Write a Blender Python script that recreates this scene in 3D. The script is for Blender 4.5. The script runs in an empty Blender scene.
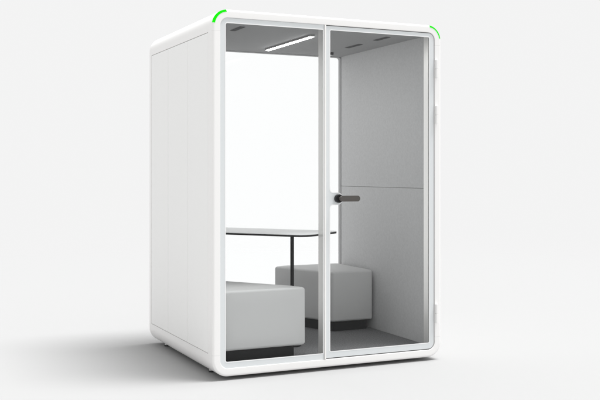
import bpy, bmesh, math
from mathutils import Vector, Matrix
from mathutils.geometry import tessellate_polygon
PI = math.pi
scene = bpy.context.scene
COL = scene.collection

# ------------------------------------------------------------------ settings
scene.render.engine = 'CYCLES'
scene.view_settings.view_transform = 'Standard'
scene.view_settings.look = 'None'
scene.view_settings.exposure = 0.0
scene.view_settings.gamma = 1.0
try:
    scene.cycles.use_denoising = True
    scene.cycles.max_bounces = 16
    scene.cycles.diffuse_bounces = 8
    scene.cycles.transparent_max_bounces = 24
except Exception:
    pass

BG = 0.90            # studio grey-white, linear

world = bpy.data.worlds.new("World")
scene.world = world
world.use_nodes = True
wn = world.node_tree.nodes
wn['Background'].inputs[0].default_value = (1.0, 1.0, 1.0, 1)
wn['Background'].inputs[1].default_value = BG

# ------------------------------------------------------------------ materials
def new_mat(name):
    m = bpy.data.materials.new(name)
    m.use_nodes = True
    nt = m.node_tree
    return m, nt, nt.nodes['Principled BSDF'], nt.nodes['Material Output']

def surf(name, col, rough=0.5, spec=0.5, noise=None, var=0.0, bump=0.0, metal=0.0, stretch=None, coat=0.0, tight=0.2):
    """principled surface with procedural colour variation and bump"""
    m, nt, p, out = new_mat(name)
    p.inputs['Roughness'].default_value = rough
    p.inputs['Metallic'].default_value = metal
    p.inputs['Specular IOR Level'].default_value = spec
    p.inputs['Coat Weight'].default_value = coat
    p.inputs['Base Color'].default_value = (*col, 1)
    sc = noise or 40.0
    tc = nt.nodes.new('ShaderNodeTexCoord')
    src = tc.outputs['Object']
    if stretch:
        mp = nt.nodes.new('ShaderNodeMapping')
        mp.inputs['Scale'].default_value = stretch
        nt.links.new(src, mp.inputs[0]); src = mp.outputs[0]
    nz = nt.nodes.new('ShaderNodeTexNoise')
    nz.inputs['Scale'].default_value = sc
    nz.inputs['Detail'].default_value = 6
    nz.inputs['Roughness'].default_value = 0.65
    nt.links.new(src, nz.inputs['Vector'])
    if var > 0:
        r = nt.nodes.new('ShaderNodeValToRGB')
        r.color_ramp.elements[0].position = 0.5 - tight
        r.color_ramp.elements[1].position = 0.5 + tight
        r.color_ramp.elements[0].color = (*[c * (1 - var) for c in col], 1)
        r.color_ramp.elements[1].color = (*[c * (1 + var) for c in col], 1)
        nt.links.new(nz.outputs['Fac'], r.inputs[0])
        nt.links.new(r.outputs[0], p.inputs['Base Color'])
    if bump > 0:
        b = nt.nodes.new('ShaderNodeBump')
        b.inputs['Strength'].default_value = bump
        b.inputs['Distance'].default_value = 0.002
        nt.links.new(nz.outputs['Fac'], b.inputs['Height'])
        nt.links.new(b.outputs[0], p.inputs['Normal'])
    return m

def glow(name, col, strength):
    m, nt, p, out = new_mat(name)
    p.inputs['Base Color'].default_value = (0, 0, 0, 1)
    p.inputs['Specular IOR Level'].default_value = 0.0
    p.inputs['Roughness'].default_value = 1.0
    p.inputs['Emission Color'].default_value = (*col, 1)
    p.inputs['Emission Strength'].default_value = strength
    return m

def pane_mat(name, tint, gloss=1.0, added_glow=0.0):
    """clear architectural pane: fresnel reflection over straight transmission (+ weak added emission that brightens it)"""
    m, nt, p, out = new_mat(name)
    nt.nodes.remove(p)
    tr = nt.nodes.new('ShaderNodeBsdfTransparent'); tr.inputs[0].default_value = (*tint, 1)
    gl = nt.nodes.new('ShaderNodeBsdfGlossy'); gl.inputs['Roughness'].default_value = 0.02
    fr = nt.nodes.new('ShaderNodeFresnel'); fr.inputs[0].default_value = 1.35
    mx = nt.nodes.new('ShaderNodeMixShader')
    ml = nt.nodes.new('ShaderNodeMath'); ml.operation = 'MULTIPLY'; ml.inputs[1].default_value = gloss
    nt.links.new(fr.outputs[0], ml.inputs[0])
    nt.links.new(ml.outputs[0], mx.inputs[0])
    nt.links.new(tr.outputs[0], mx.inputs[1]); nt.links.new(gl.outputs[0], mx.inputs[2])
    last = mx.outputs[0]
    if added_glow > 0:
        em = nt.nodes.new('ShaderNodeEmission'); em.inputs[1].default_value = added_glow
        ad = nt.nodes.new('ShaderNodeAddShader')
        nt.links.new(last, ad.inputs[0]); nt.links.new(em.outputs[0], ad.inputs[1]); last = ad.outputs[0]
    nt.links.new(last, out.inputs[0])
    return m

M = {}
M['shell'] = surf('white_lacquer', (0.845, 0.838, 0.828), 0.38, 0.4, 900, 0.006, 0.02)
M['panel'] = surf('white_side_laminate', (0.855, 0.855, 0.845), 0.5, 0.35, 500, 0.008, 0.04)
M['jamb'] = surf('warm_white_aluminium', (0.93, 0.92, 0.90), 0.34, 0.5, 300, 0.006, 0.0, 0.5)
M['border'] = surf('pale_blue_glass_print', (0.68, 0.706, 0.715), 0.12, 0.5, 60, 0.004)
M['seal'] = surf('white_seal', (0.86, 0.865, 0.865), 0.45, 0.4, 200, 0.005)
M['gasket'] = surf('black_rubber', (0.035, 0.035, 0.036), 0.6, 0.3, 300, 0.1)
M['groove'] = surf('groove_grey', (0.42, 0.42, 0.42), 0.8, 0.2, 300, 0.02)
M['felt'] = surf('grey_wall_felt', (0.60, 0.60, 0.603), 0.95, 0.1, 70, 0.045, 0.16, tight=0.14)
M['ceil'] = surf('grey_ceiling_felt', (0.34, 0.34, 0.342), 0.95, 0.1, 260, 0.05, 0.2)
M['trim'] = surf('dark_felt_trim', (0.48, 0.48, 0.482), 0.9, 0.1, 260, 0.05, 0.2)
M['carpet'] = surf('charcoal_carpet', (0.19, 0.19, 0.193), 1.0, 0.05, 105, 0.22, 0.6, tight=0.12)
M['leather'] = surf('grey_upholstery', (0.585, 0.585, 0.582), 0.55, 0.35, 420, 0.02, 0.12)
M['plinth'] = surf('black_plinth', (0.013, 0.013, 0.0135), 0.6, 0.3, 200, 0.1)
M['top'] = surf('white_table_laminate', (0.80, 0.81, 0.805), 0.35, 0.45, 200, 0.006)
M['black'] = surf('black_powder_coat', (0.012, 0.012, 0.013), 0.5, 0.3, 500, 0.1, 0.05)
M['handle'] = surf('dark_bronze_metal', (0.085, 0.078, 0.072), 0.42, 0.5, 120, 0.05, 0.0, 0.35)
M['vent'] = surf('vent_dark', (0.10, 0.10, 0.10), 0.8, 0.1, 300, 0.1)
M['vent_frame'] = surf('vent_frame_grey', (0.17, 0.17, 0.172), 0.6, 0.2, 300, 0.05)
M['lamp_body'] = surf('lamp_aluminium', (0.36, 0.36, 0.36), 0.35, 0.5, 200, 0.03, 0.0, 0.4)
M['sensor'] = surf('sensor_white', (0.55, 0.55, 0.55), 0.4, 0.4, 200, 0.02)
M['foot_metal'] = surf('foot_white', (0.8, 0.8, 0.79), 0.35, 0.5, 200, 0.02)
M['led'] = glow('green_light', (0.014, 1.0, 0.008), 0.93)
M['tube'] = glow('white_diffuser', (1.0, 1.0, 0.99), 36.0)
M['glass'] = pane_mat('clear_glass', (0.985, 0.99, 0.99), 0.4)
M['backglass'] = pane_mat('clear_glass_added_glow', (0.99, 0.99, 0.99), 0.1, 0.068)  # clear rear pane with emission added so the opening looks brighter

# seamless studio floor: diffuse, dissolving far away into the seamless background
FA = 0.365
m, nt, p, out = new_mat('studio_paper')
M['paper'] = m
p.inputs['Roughness'].default_value = 1.0
p.inputs['Specular IOR Level'].default_value = 0.0
tc = nt.nodes.new('ShaderNodeTexCoord')
nz = nt.nodes.new('ShaderNodeTexNoise'); nz.inputs['Scale'].default_value = 60; nz.inputs['Detail'].default_value = 4
nt.links.new(tc.outputs['Object'], nz.inputs['Vector'])
rp = nt.nodes.new('ShaderNodeValToRGB')
rp.color_ramp.elements[0].color = (FA * .998, FA * .998, FA * .998, 1)
rp.color_ramp.elements[1].color = (FA * 1.002, FA * 1.002, FA * 1.002, 1)
nt.links.new(nz.outputs['Fac'], rp.inputs[0]); nt.links.new(rp.outputs[0], p.inputs['Base Color'])
ln = nt.nodes.new('ShaderNodeVectorMath'); ln.operation = 'LENGTH'
nt.links.new(tc.outputs['Object'], ln.inputs[0])
mr = nt.nodes.new('ShaderNodeMapRange'); mr.interpolation_type = 'SMOOTHERSTEP'
mr.inputs['From Min'].default_value = 3.5; mr.inputs['From Max'].default_value = 13.0
nt.links.new(ln.outputs['Value'], mr.inputs['Value'])
tr = nt.nodes.new('ShaderNodeBsdfTransparent')
mx = nt.nodes.new('ShaderNodeMixShader')
nt.links.new(mr.outputs[0], mx.inputs[0]); nt.links.new(p.outputs[0], mx.inputs[1]); nt.links.new(tr.outputs[0], mx.inputs[2])
nt.links.new(mx.outputs[0], out.inputs[0])

# ------------------------------------------------------------------ mesh helpers
def finish(name, bm, mat, parent=None, sharp=0.6, wn_mod=True, loc=None):
    bmesh.ops.remove_doubles(bm, verts=bm.verts, dist=1e-6)
    bmesh.ops.recalc_face_normals(bm, faces=bm.faces)
    for f in bm.faces: f.smooth = True
    for e in bm.edges:
        e.smooth = not (len(e.link_faces) == 2 and e.calc_face_angle(0) > sharp)
    me = bpy.data.meshes.new(name)
    bm.to_mesh(me); bm.free()
    o = bpy.data.objects.new(name, me)
    COL.objects.link(o)
    me.materials.append(mat)
    if wn_mod:
        w = o.modifiers.new('wn', 'WEIGHTED_NORMAL'); w.keep_sharp = True
    if parent: o.parent = parent
    if loc: o.location = loc
    return o

def add_box(bm, x0, x1, y0, y1, z0, z1, bev=0.0, seg=2):
    r = bmesh.ops.create_cube(bm, size=1.0)
    vs = r['verts']
    for v in vs:
        v.co = Vector(((x0 + x1) / 2 + v.co.x * (x1 - x0), (y0 + y1) / 2 + v.co.y * (y1 - y0), (z0 + z1) / 2 + v.co.z * (z1 - z0)))
    if bev > 0:
        es = list({e for v in vs for e in v.link_edges})
        bmesh.ops.bevel(bm, geom=es, offset=bev, segments=seg, affect='EDGES', profile=0.5)

def add_cyl(bm, c, axis, r, h, seg=32, bev=0.0, r2=None):
    res = bmesh.ops.create_cone(bm, cap_ends=True, segments=seg, radius1=r, radius2=r if r2 is None else r2, depth=h)
    vs = res['verts']
    if bev > 0:
        es = list({e for v in vs for e in v.link_edges if abs(e.verts[0].co.z - e.verts[1].co.z) < 1e-6})
        rr_ = bmesh.ops.bevel(bm, geom=es, offset=bev, segments=3, affect='EDGES', profile=0.5)
        vs = list({v for f in rr_['faces'] for v in f.verts} | {v for v in vs if v.is_valid})
    q = Vector((0, 0, 1)).rotation_difference(Vector(axis)).to_matrix().to_4x4()
    bmesh.ops.transform(bm, matrix=Matrix.Translation(Vector(c)) @ q, verts=vs)

def rr(x0, x1, z0, z1, r, n=10, extra_z=()):
    """rounded rectangle, counter-clockwise from lower right; extra points on both straight sides"""
    pts = []
    for (cx, cz, a0) in ((x1 - r, z0 + r, -PI / 2), (x1 - r, z1 - r, 0), (x0 + r, z1 - r, PI / 2), (x0 + r, z0 + r, PI)):
        for k in range(n + 1):
            a = a0 + PI / 2 * k / n
            pts.append((cx + r * math.cos(a), cz + r * math.sin(a)))
        if a0 == -PI / 2:
            for z in extra_z: pts.append((x1, z))
        if a0 == PI / 2:
            for z in reversed(extra_z): pts.append((x0, z))
    return pts

def plate(bm, outer, holes, y0, y1):
    """flat plate in the XZ plane with holes, from y0 (front) to y1"""
    loops = [outer] + list(holes)
    flat = [p for l in loops for p in l]
    tris = tessellate_polygon([[Vector((p[0], p[1], 0)) for p in l] for l in loops])
    vf = [bm.verts.new((p[0], y0, p[1])) for p in flat]
    vb = [bm.verts.new((p[0], y1, p[1])) for p in flat]
    for t in tris:
        try:
            bm.faces.new([vf[i] for i in t]); bm.faces.new([vb[i] for i in reversed(t)])
        except ValueError: pass
    o = 0
    for l in loops:
        n = len(l)
        for i in range(n):
            j = (i + 1) % n
            bm.faces.new((vf[o + i], vf[o + j], vb[o + j], vb[o + i]))
        o += n

def poly_prism(bm, pts, z0, z1):
    a = [bm.verts.new((x, y, z0)) for x, y in pts]
    b = [bm.verts.new((x, y, z1)) for x, y in pts]
    bm.faces.new(a); bm.faces.new(list(reversed(b)))
    n = len(pts)
    for i in range(n):
        j = (i + 1) % n
        bm.faces.new((a[i], a[j], b[j], b[i]))
    return a, b

def thing(name, label, cat, loc=(0, 0, 0), rz=0, group=None):
    o = bpy.data.objects.new(name, None); COL.objects.link(o)
    o.empty_display_size = 0.2
    o.location = loc; o.rotation_euler = (0, 0, rz)
    o['label'] = label; o['category'] = cat
    if group: o['group'] = group
    return o

# ------------------------------------------------------------------ dimensions (metres; front of the booth is y = 0, shell base z = 0)
W, D, H = 1.607, 1.385, 2.20
GZ = -0.0228                       # ground below the feet
R = 0.098                         # outer corner
FI = 0.049                        # width of the front frame
RF = 0.014                        # rounding of front edge
PZ0, PZ1 = 0.131, 2.069           # side panels
PY = (0.084, 0.482, 0.91, 1.321)
ZF, ZC, XW, YB = 0.067, 2.140, 1.547, 1.333

# ------------------------------------------------------------------ floor
bm = bmesh.new()
bmesh.ops.create_circle(bm, cap_ends=True, segments=96, radius=14.0)
fl = finish('floor', bm, M['paper'], wn_mod=False, loc=(W / 2, D / 2, GZ))
fl['kind'] = 'structure'
fl['label'] = 'seamless pale studio floor under the booth'

# ------------------------------------------------------------------ booth
booth = thing('office_booth', 'white soundproof office booth with rounded edges, glass front door and green corner lights', 'office booth')

# shell
bm = bmesh.new()
def ring(inset, y, rad=None):
    return [bm.verts.new((x, y, z)) for x, z in rr(inset, W - inset, inset, H - inset, rad or (R - inset), 16, (PZ0, PZ1))]
rings = []
NB = 7
rings.append(ring(FI, D, 0.004))
for k in range(NB + 1):           # rear rounding
    a = PI / 2 * k / NB
    rings.append(ring(0.02 * (1 - math.sin(a)), D - 0.02 * (1 - math.cos(a))))
i_back = len(rings)
rings.append(ring(0, PY[3])); rings.append(ring(0, PY[0]))
for k in range(NB + 1):           # front rounding
    a = PI / 2 * k / NB
    rings.append(ring(RF * (1 - math.cos(a)), RF * (1 - math.sin(a))))
rings.append(ring(FI - 0.003, 0)); rings.append(ring(FI - 0.0009, 0.0009)); rings.append(ring(FI, 0.003)); rings.append(ring(FI, 0.0162)); rings.append(ring(FI, 0.0166, 0.004))
n = len(rings[0])
hole = []
for s in range(len(rings)):
    A, B = rings[s], rings[(s + 1) % len(rings)]
    for i in range(n):
        j = (i + 1) % n
        if s == i_back:           # leave out the panel bays
            za, zb = sorted((A[i].co.z, A[j].co.z)); 
            if abs(za - PZ0) < 1e-6 and abs(zb - PZ1) < 1e-6 and abs(A[i].co.x - A[j].co.x) < 1e-6:
                hole.append((A[i], A[j], B[j], B[i])); continue
        bm.faces.new((A[i], A[j], B[j], B[i]))
for q in hole:                    # recessed bay behind the panels
    inn = [bm.verts.new((v.co.x + (0.014 if v.co.x < W / 2 else -0.014), v.co.y, v.co.z)) for v in q]
    for i in range(4):
        j = (i + 1) % 4
        bm.faces.new((q[i], q[j], inn[j], inn[i]))
    bm.faces.new(inn)
shell = finish('shell', bm, M['shell'], booth)

# hairline joints between corner pieces and straight pieces of the shell: dark lines in the material
nt = M['shell'].node_tree; p = nt.nodes['Principled BSDF']
old = p.inputs['Base Color'].links[0].from_socket
tc = nt.nodes.new('ShaderNodeTexCoord'); sx = nt.nodes.new('ShaderNodeSeparateXYZ')
nt.links.new(tc.outputs['Object'], sx.inputs[0])
def mth(op, a, b=None):
    nd = nt.nodes.new('ShaderNodeMath'); nd.operation = op
    for i, v in enumerate((a, b)):
        if v is None: continue
        if isinstance(v, (int, float)): nd.inputs[i].default_value = v
        else: nt.links.new(v, nd.inputs[i])
    return nd.outputs[0]
dz = mth('ABSOLUTE', mth('SUBTRACT', mth('ABSOLUTE', mth('SUBTRACT', sx.outputs[2], H / 2)), H / 2 - PZ0))
lineF = mth('MULTIPLY', mth('LESS_THAN', dz, 0.0012), mth('LESS_THAN', sx.outputs[1], 0.02))
mc = nt.nodes.new('ShaderNodeMix'); mc.data_type = 'RGBA'
nt.links.new(mth('MULTIPLY', lineF, 0.2), mc.inputs[0]); nt.links.new(old, mc.inputs[6]); mc.inputs[7].default_value = (0.2, 0.2, 0.2, 1)
nt.links.new(mc.outputs[2], p.inputs['Base Color'])

# side panels: three per side
for side in (0, 1):
    for k in range(3):
        y0 = PY[k] + (0.003 if k == 0 else 0.0014); y1 = PY[k + 1] - (0.003 if k == 2 else 0.0014)
        x0, x1 = (0.0004, 0.0125) if side == 0 else (W - 0.0125, W - 0.0004)
        bm = bmesh.new(); add_box(bm, x0, x1, y0, y1, PZ0 + 0.003, PZ1 - 0.003, 0.0018, 2)
        finish('side_panel', bm, M['panel'], booth)

# feet
for (x, y) in ((0.090, 0.275), (0.090, 1.235), (W - 0.090, 0.275), (W - 0.090, 1.235)):
    bm = bmesh.new(); add_cyl(bm, (x, y, -0.0060), (0, 0, 1), 0.015, 0.015, 24, 0.002)
    f = finish('foot', bm, M['foot_metal'], booth)
    bm = bmesh.new(); add_cyl(bm, (x, y, -0.0183), (0, 0, 1), 0.019, 0.0094, 24, 0.003)
    finish('foot_pad', bm, M['gasket'], f)

# green corner lights wrapped over the rounded front edge
def led(flip):
    bm = bmesh.new()
    na, nb = 24, 8
    grid = []
    for i in range(na + 1):
        a = math.radians(9 + 75 * i / na)          # along the corner, 0 = vertical side
        row = []
        for j in range(nb + 1):
            b = PI / 2 * (0.02 + 0.96 * j / nb)
            for off in (0.0012,):
                rad = (R - RF) + (RF + off) * math.cos(b)
                y = RF - (RF + off) * math.sin(b)
                x = R - rad * math.cos(a); z = H - R + rad * math.sin(a)
                if flip: x = W - x
                row.append(bm.verts.new((x, y, z)))
        grid.append(row)
    for i in range(na):
        for j in range(nb):
            bm.faces.new((grid[i][j], grid[i + 1][j], grid[i + 1][j + 1], grid[i][j + 1]))
    ret = bmesh.ops.solidify(bm, geom=bm.faces[:], thickness=-0.002)
    o = finish('status_light', bm, M['led'], booth)
led(False); led(True)

# lining ------------------------------------------------------------
def part_box(name, mat, dims, parent=booth, bev=0.001, seg=2):
    bm = bmesh.new(); add_box(bm, *dims, bev, seg); return finish(name, bm, mat, parent)
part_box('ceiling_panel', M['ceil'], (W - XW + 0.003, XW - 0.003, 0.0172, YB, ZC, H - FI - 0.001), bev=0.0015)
part_box('carpet', M['carpet'], (W - XW + 0.001, XW - 0.001, 0.0172, YB, FI + 0.001, ZF), bev=0.002)
ZS = 1.116
for x0, x1 in ((XW, W - FI - 0.001), (FI + 0.001, W - XW)):
    for z0, z1 in ((FI + 0.0015, ZS - 0.0010), (ZS + 0.0010, H - FI - 0.0015)):
        part_box('felt_wall_panel', M['felt'], (x0, x1, 0.092, YB - 0.002, z0, z1), bev=0.003, seg=3)
    part_box('felt_backing', M['trim'], (x1 - 0.003 if x0 > 1 else x0 + 0.0005, x1 - 0.0005 if x0 > 1 else x0 + 0.003, 0.094, YB - 0.004, ZS - 0.003, ZS + 0.003), bev=0)

# rear frame and rear window
bm = bmesh.new()
plate(bm, rr(FI + 0.001, W - FI - 0.001, FI + 0.001, H - FI - 0.001, 0.004, 4), [rr(W - 1.543, 1.543, ZF - 0.002, 2.1345, 0.022, 8)], YB + 0.001, 1.372)
finish('rear_frame', bm, M['trim'], booth)
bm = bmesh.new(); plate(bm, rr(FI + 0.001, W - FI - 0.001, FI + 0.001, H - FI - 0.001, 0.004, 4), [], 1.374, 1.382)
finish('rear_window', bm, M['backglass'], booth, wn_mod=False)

# jambs and mullion
part_box('door_jamb', M['jamb'], (1.517, W - FI - 0.001, 0.0172, 0.074, ZF + 0.0015, ZC - 0.0015), bev=0.002)
part_box('door_jamb', M['jamb'], (FI + 0.001, 0.080, 0.0172, 0.090, ZF + 0.0015, ZC - 0.0015), bev=0.002)
part_box('mullion', M['jamb'], (0.7415, 0.7525, -0.0015, 0.090, FI + 0.0005, H - FI - 0.0005), bev=0.0015)
# black gasket filling the gap round the door
DX0, DX1, DZ0, DZ1 = 0.7545, 1.5535, 0.0555, 2.1465
GX0, GX1, GZ0, GZ1 = 0.0500, 0.7395, 0.0500, 2.1500
bm = bmesh.new()
plate(bm, rr(0.753, W - FI - 0.0003, FI + 0.0003, H - FI - 0.0003, 0.012, 8)[:], [rr(0.764, 1.544, 0.066, 2.136, 0.01, 6)], 0.0150, 0.0160)
# round the right hand corners like the shell
for v in bm.verts:
    for zc_, sg in ((FI + 0.046, -1), (H - FI - 0.046, 1)):
        cx_ = W - FI - 0.046
        d = Vector((v.co.x - cx_, v.co.z - zc_))
        if v.co.x > cx_ and (v.co.z - zc_) * sg > 0 and d.length > 0.0455:
            d = d.normalized() * 0.0455; v.co.x = cx_ + d.x; v.co.z = zc_ + d.y
finish('door_gasket', bm, M['gasket'], booth, wn_mod=False)

def corner_rect(x0, x1, z0, z1, rl, rr_, n=10):
    """rectangle with its own radius on the left pair and the right pair of corners"""
    pts = []
    for (cx, cz, a0, r) in ((x1 - rr_, z0 + rr_, -PI / 2, rr_), (x1 - rr_, z1 - rr_, 0, rr_), (x0 + rl, z1 - rl, PI / 2, rl), (x0 + rl, z0 + rl, PI, rl)):
        for k in range(n + 1):
            a = a0 + PI / 2 * k / n
            pts.append((cx + r * math.cos(a), cz + r * math.sin(a)))
    return pts

# fixed window on the left
bm = bmesh.new(); plate(bm, corner_rect(GX0, GX1, GZ0, GZ1, 0.045, 0.001), [], 0.0078, 0.0145)
fw = finish('fixed_window', bm, M['glass'], booth, wn_mod=False)
bm = bmesh.new()
outer = corner_rect(GX0, GX1, GZ0, GZ1, 0.045, 0.001)
inner = corner_rect(0.0845, GX1 - 0.0012, 0.088, 2.119, 0.011, 0.0005, 6)
plate(bm, outer, [inner], 0.0055, 0.0070)
finish('printed_border', bm, M['border'], fw, wn_mod=False)
def edge_strip(parent, pts, w):
    """slim white seal along the inner edge of the printed border: pts is the inner outline, grown outwards by w"""
    n_ = len(pts); grown = []
    ar = sum(pts[i][0] * pts[(i + 1) % n_][1] - pts[(i + 1) % n_][0] * pts[i][1] for i in range(n_))
    sg_ = 1 if ar > 0 else -1
    for i in range(n_):
        a, b, c = (Vector(pts[k % n_]) for k in (i - 1, i, i + 1))
        t = (c - a).normalized(); nr = Vector((t.y, -t.x)) * sg_
        e1 = (b - a).normalized(); n1 = Vector((e1.y, -e1.x)) * sg_
        k = max(0.6, nr.dot(n1))
        grown.append(tuple(b + nr * (w / k)))
    b_ = bmesh.new(); plate(b_, grown, [pts], 0.0048, 0.0054)
    finish('glazing_seal', b_, M['seal'], parent, wn_mod=False)
edge_strip(fw, corner_rect(0.0845, GX1 - 0.0065, 0.088, 2.119, 0.011, 0.0008, 6), 0.0055)

# door: pane, border with a round lug at the lock, lever, hinges
bm = bmesh.new(); plate(bm, corner_rect(DX0, DX1, DZ0, DZ1, 0.001, 0.043), [], 0.0078, 0.0145)
door = finish('door', bm, M['glass'], booth, wn_mod=False)
bm = bmesh.new()
LX, LZ, LR = 0.833, 1.058, 0.040          # lug centre
inner = []
for (cx, cz, a0) in ((1.517 - 0.008, 0.096 + 0.008, -PI / 2), (1.517 - 0.008, 2.120 - 0.008, 0), (0.7835 + 0.008, 2.120 - 0.008, PI / 2)):
    for k in range(7):
        a = a0 + PI / 2 * k / 6; inner.append((cx + 0.008 * math.cos(a), cz + 0.008 * math.sin(a)))
xi = 0.7835
fr_ = 0.022                                # fillet between strip and lug
dx = LX - xi
# upper fillet: quarter-ish curve into the lug
top = [(xi, LZ + LR + 0.030), (xi + 0.001, LZ + LR + 0.018), (xi + 0.004, LZ + LR + 0.009), (xi + 0.010, LZ + LR + 0.003), (xi + 0.020, LZ + LR)]
inner += top
for k in range(0, 25):
    a = PI / 2 - PI * k / 24
    inner.append((LX + LR * math.cos(a), LZ + LR * math.sin(a)))
inner += [(x, 2 * LZ - z) for x, z in reversed(top)]
for k in range(7):
    a = PI + PI / 2 * k / 6; inner.append((0.7835 + 0.008 + 0.008 * math.cos(a), 0.104 + 0.008 * math.sin(a)))
plate(bm, corner_rect(DX0, DX1, DZ0, DZ1, 0.001, 0.043), [inner], 0.0055, 0.0070)
finish('printed_border', bm, M['border'], door, wn_mod=False)
edge_strip(door, inner, 0.0050)

bm = bmesh.new()
HX, HZ = 0.836, 1.059
add_cyl(bm, (HX, -0.010, HZ), (0, 1, 0), 0.0265, 0.026, 48, 0.003)
finish('handle_rose', bm, M['black'], door)
bm = bmesh.new()
# lever: capsule plate standing off the rose
def capsule(x0, x1, z, r, n=14):
    pts = []
    for k in range(n + 1):
        a = -PI / 2 + PI * k / n; pts.append((x1 - r + r * math.cos(a), z + r * math.sin(a)))
    for k in range(n + 1):
        a = PI / 2 + PI * k / n; pts.append((x0 + r + r * math.cos(a), z + r * math.sin(a)))
    return pts
add_cyl(bm, (HX + 0.004, -0.034, HZ), (0, 1, 0), 0.011, 0.03, 32, 0.001)
b2 = bmesh.new(); plate(b2, capsule(HX - 0.008, HX + 0.122, HZ, 0.0132), [], -0.060, -0.044)
bmesh.ops.remove_doubles(b2, verts=b2.verts, dist=1e-6)
bmesh.ops.dissolve_limit(b2, angle_limit=0.01, verts=b2.verts, edges=b2.edges)
es = [e for e in b2.edges if len(e.link_faces) == 2 and e.calc_face_angle(0) > 1.0]
bmesh.ops.bevel(b2, geom=es, offset=0.005, segments=4, affect='EDGES', profile=0.5)
tmp = bpy.data.meshes.new('tmp'); b2.to_mesh(tmp); b2.free(); bm.from_mesh(tmp); bpy.data.meshes.remove(tmp)
finish('lever_handle', bm, M['handle'], door)
for z0, z1 in ((1.851, 1.971), (1.546, 1.666), (0.224, 0.350)):
    bm = bmesh.new(); zm = (z0 + z1) / 2; hl = (z1 - z0) / 2
    add_cyl(bm, (1.567, -0.009, zm + hl / 2 + 0.0007), (0, 0, 1), 0.0098, hl - 0.0014, 28, 0.0015)
    add_cyl(bm, (1.567, -0.009, zm - hl / 2 - 0.0007), (0, 0, 1), 0.0098, hl - 0.0014, 28, 0.0015)
    add_cyl(bm, (1.567, -0.009, zm), (0, 0, 1), 0.006, 0.02, 20)
    finish('hinge', bm, M['shell'], door)

# ceiling fittings
def ceiling_slot(x0, x1, y0, y1):
    bm = bmesh.new()
    add_box(bm, x0, x1, y0, y1, ZC - 0.0025, ZC - 0.0005, 0.0008, 1)
    f = finish('ceiling_vent', bm, M['vent_frame'], booth)
    bm = bmesh.new()
    k = 4; g = (y1 - y0 - 0.008) / k
    for i in range(k):
        add_box(bm, x0 + 0.004, x1 - 0.004, y0 + 0.004 + i * g + 0.002, y0 + 0.004 + (i + 1) * g - 0.002, ZC - 0.0045, ZC - 0.0028)
    finish('vent_slot', bm, M['vent'], f)
for y0, y1 in ((0.22, 0.40), (0.61, 0.82)):
    ceiling_slot(1.311, 1.350, y0, y1)
    ceiling_slot(W - 1.350, W - 1.311, y0, y1)
bm = bmesh.new()
add_cyl(bm, (1.350, 1.12, ZC - 0.009), (0, 0, 1), 0.020, 0.016, 32, 0.003)
sensor = finish('ceiling_sensor', bm, M['vent'], booth)
bm = bmesh.new(); add_cyl(bm, (1.350, 1.12, ZC - 0.0195), (0, 0, 1), 0.013, 0.004, 32, 0.001)
finish('sensor_lens', bm, M['sensor'], sensor)
# light bar
LBX0, LBX1, LBY0, LBY1 = 0.806, 0.840, 0.345, 1.12
lb = part_box('light_bar', M['lamp_body'], (LBX0, LBX1, LBY0, LBY1, ZC - 0.013, ZC - 0.0005), bev=0.002)
part_box('lamp_diffuser', M['tube'], (LBX0 + 0.003, LBX1 - 0.003, LBY0 + 0.006, LBY1 - 0.006, ZC - 0.0155, ZC - 0.0132), parent=lb, bev=0.001)

# ------------------------------------------------------------------ seats: two wedge-plan blocks turned to face each other
SX, SY = W / 2, D / 2
rear_pts = [(0.966, 1.325), (1.196, 0.783), (1.527, 0.783), (1.528, 1.325)]
front_pts = [(0.641, 0.060), (0.250, 0.615), (0.080, 0.615), (0.079, 0.060)]
def make_seat(label, seat_pts):
    root = thing('seat_block', label, 'seat', (SX, SY, ZF), 0, 'wedge shaped seat blocks inside the booth')
    loc = [(x - SX, y - SY) for x, y in seat_pts]
    bm = bmesh.new()
    poly_prism(bm, loc, 0.072, 0.437)
    bmesh.ops.recalc_face_normals(bm, faces=bm.faces)
    # finer faces so the top can swell a little
    bmesh.ops.bevel(bm, geom=bm.edges[:], offset=0.017, segments=6, affect='EDGES', profile=0.5)
    bmesh.ops.recalc_face_normals(bm, faces=bm.faces)
    for big in [f for f in bm.faces if f.calc_area() > 0.05 and f.normal.z > -0.5]:
        for th, dp in ((0.012, 0.0030), (0.015, 0.0026), (0.017, 0.0018), (0.018, 0.0010)):   # gently padded faces
            k = 1.25 if big.normal.z > 0.5 else 0.6
            bmesh.ops.inset_region(bm, faces=[big], thickness=th, depth=dp * k, use_even_offset=True)
    finish('cushion', bm, M['leather'], root)
    bm = bmesh.new()
    cx = sum(p[0] for p in loc) / 4; cy = sum(p[1] for p in loc) / 4
    ins = []
    nn = len(loc)
    area = sum(loc[i][0] * loc[(i + 1) % nn][1] - loc[(i + 1) % nn][0] * loc[i][1] for i in range(nn))
    sg = 1 if area > 0 else -1
    def off_line(a, b, d):
        v = Vector((b[0] - a[0], b[1] - a[1])).normalized(); nrm = Vector((-v.y, v.x)) * sg * d
        return Vector(a) + nrm, v
    for i in range(nn):
        p1, v1 = off_line(loc[i - 1], loc[i], 0.033); p2, v2 = off_line(loc[i], loc[(i + 1) % nn], 0.033)
        den = v1.x * v2.y - v1.y * v2.x
        t = ((p2.x - p1.x) * v2.y - (p2.y - p1.y) * v2.x) / den
        ins.append(tuple(p1 + v1 * t))
    poly_prism(bm, ins, 0.0005, 0.0715)
    bmesh.ops.recalc_face_normals(bm, faces=bm.faces)
    bmesh.ops.bevel(bm, geom=[e for e in bm.edges if abs(e.verts[0].co.z - e.verts[1].co.z) > 0.01], offset=0.006, segments=3, affect='EDGES')
    finish('plinth', bm, M['plinth'], root)
    return root
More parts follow.
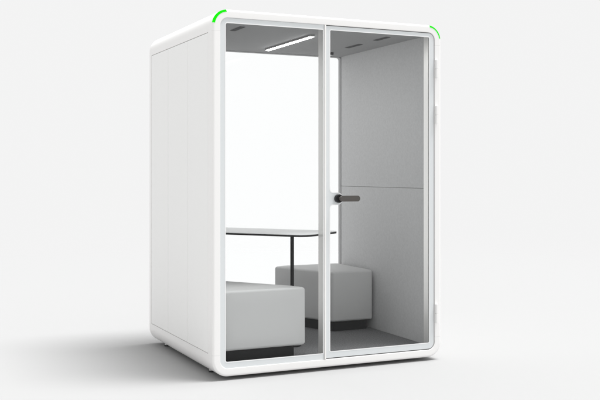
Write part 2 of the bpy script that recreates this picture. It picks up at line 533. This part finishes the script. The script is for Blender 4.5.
make_seat('grey wedge seat block beside the right felt wall, in the rear of the booth', rear_pts)
make_seat('grey wedge seat block close behind the left fixed glass, nearest the viewer', front_pts)

# ------------------------------------------------------------------ table
ZT = 0.827
ax = Vector((math.cos(2.2427), math.sin(2.2427))); pr = Vector((ax.y, -ax.x))     # long axis and the direction to its right
tc_ = Vector((0.8565, 0.2402))                                             # middle of the front end
LEN, WID = 1.0, 0.494
table = thing('table', 'slim white table with black edge standing between the two grey seat blocks', 'table', (tc_.x, tc_.y, ZF), 0)
def table_outline(shrink=0.0):
    """rounded top: each corner has its own radii (along, across)"""
    pts = []
    h = WID / 2
    for (u, v, ru, rv, a0) in ((0.067, -h + 0.156, 0.067, 0.156, -PI / 2), (0.063, h - 0.063, 0.063, 0.063, PI),
                               (LEN - 0.06, h - 0.06, 0.06, 0.06, PI / 2), (LEN - 0.06, -h + 0.06, 0.06, 0.06, 0)):
        for k in range(13):
            a = a0 - PI / 2 * k / 12
            q = ax * (u + (ru - shrink) * math.cos(a)) + pr * (v + (rv - shrink) * math.sin(a))
            pts.append((q.x, q.y))
    return pts
bm = bmesh.new(); poly_prism(bm, table_outline(0.0008), ZT - ZF - 0.003, ZT - ZF)
tt = finish('tabletop', bm, M['top'], table)
bm = bmesh.new(); poly_prism(bm, table_outline(0.0), ZT - ZF - 0.0145, ZT - ZF - 0.0032)
finish('edge_band', bm, M['black'], tt)
for u in (0.235, LEN - 0.12):
    q = ax * u
    bm = bmesh.new(); add_cyl(bm, (q.x, q.y, 0.3763), (0, 0, 1), 0.0125, 0.737, 32)
    lg = finish('table_leg', bm, M['black'], table)
    bm = bmesh.new(); add_cyl(bm, (q.x, q.y, 0.0045), (0, 0, 1), 0.060, 0.007, 40, 0.002)
    finish('leg_base', bm, M['black'], lg)

# ------------------------------------------------------------------ light
def area_lamp(name, direction, dist, size, irr, col=(1, 1, 1)):
    """far round studio lamp; irr = irradiance / pi at the booth for a facing surface"""
    d = Vector(direction).normalized()
    L = bpy.data.lights.new(name, 'AREA'); L.shape = 'ELLIPSE'; L.size, L.size_y = size
    L.energy = irr * PI * PI * dist * dist; L.color = col
    o = bpy.data.objects.new(name, L); COL.objects.link(o)
    o.location = Vector((W / 2, D / 2, 0.8)) + d * dist
    o.rotation_euler = d.to_track_quat('Z', 'Y').to_euler()
    return o
KZ = BG / FA - BG
KD = Vector((0.245, -0.110, 1.0))
area_lamp('key_lamp', KD, 300, (105, 175), 1.08 * KD.length * KZ)

# ------------------------------------------------------------------ camera
cam = bpy.data.cameras.new('camera')
co = bpy.data.objects.new('camera', cam); COL.objects.link(co)
co.location = (-1.8642, -5.2653, 1.22)
co.rotation_euler = (PI / 2, 0, -0.4333)
cam.sensor_width = 36
cam.lens = 935.96 / 600 * 36
cam.shift_y = -(200 - 173.0) / 600
cam.clip_end = 2000
scene.camera = co
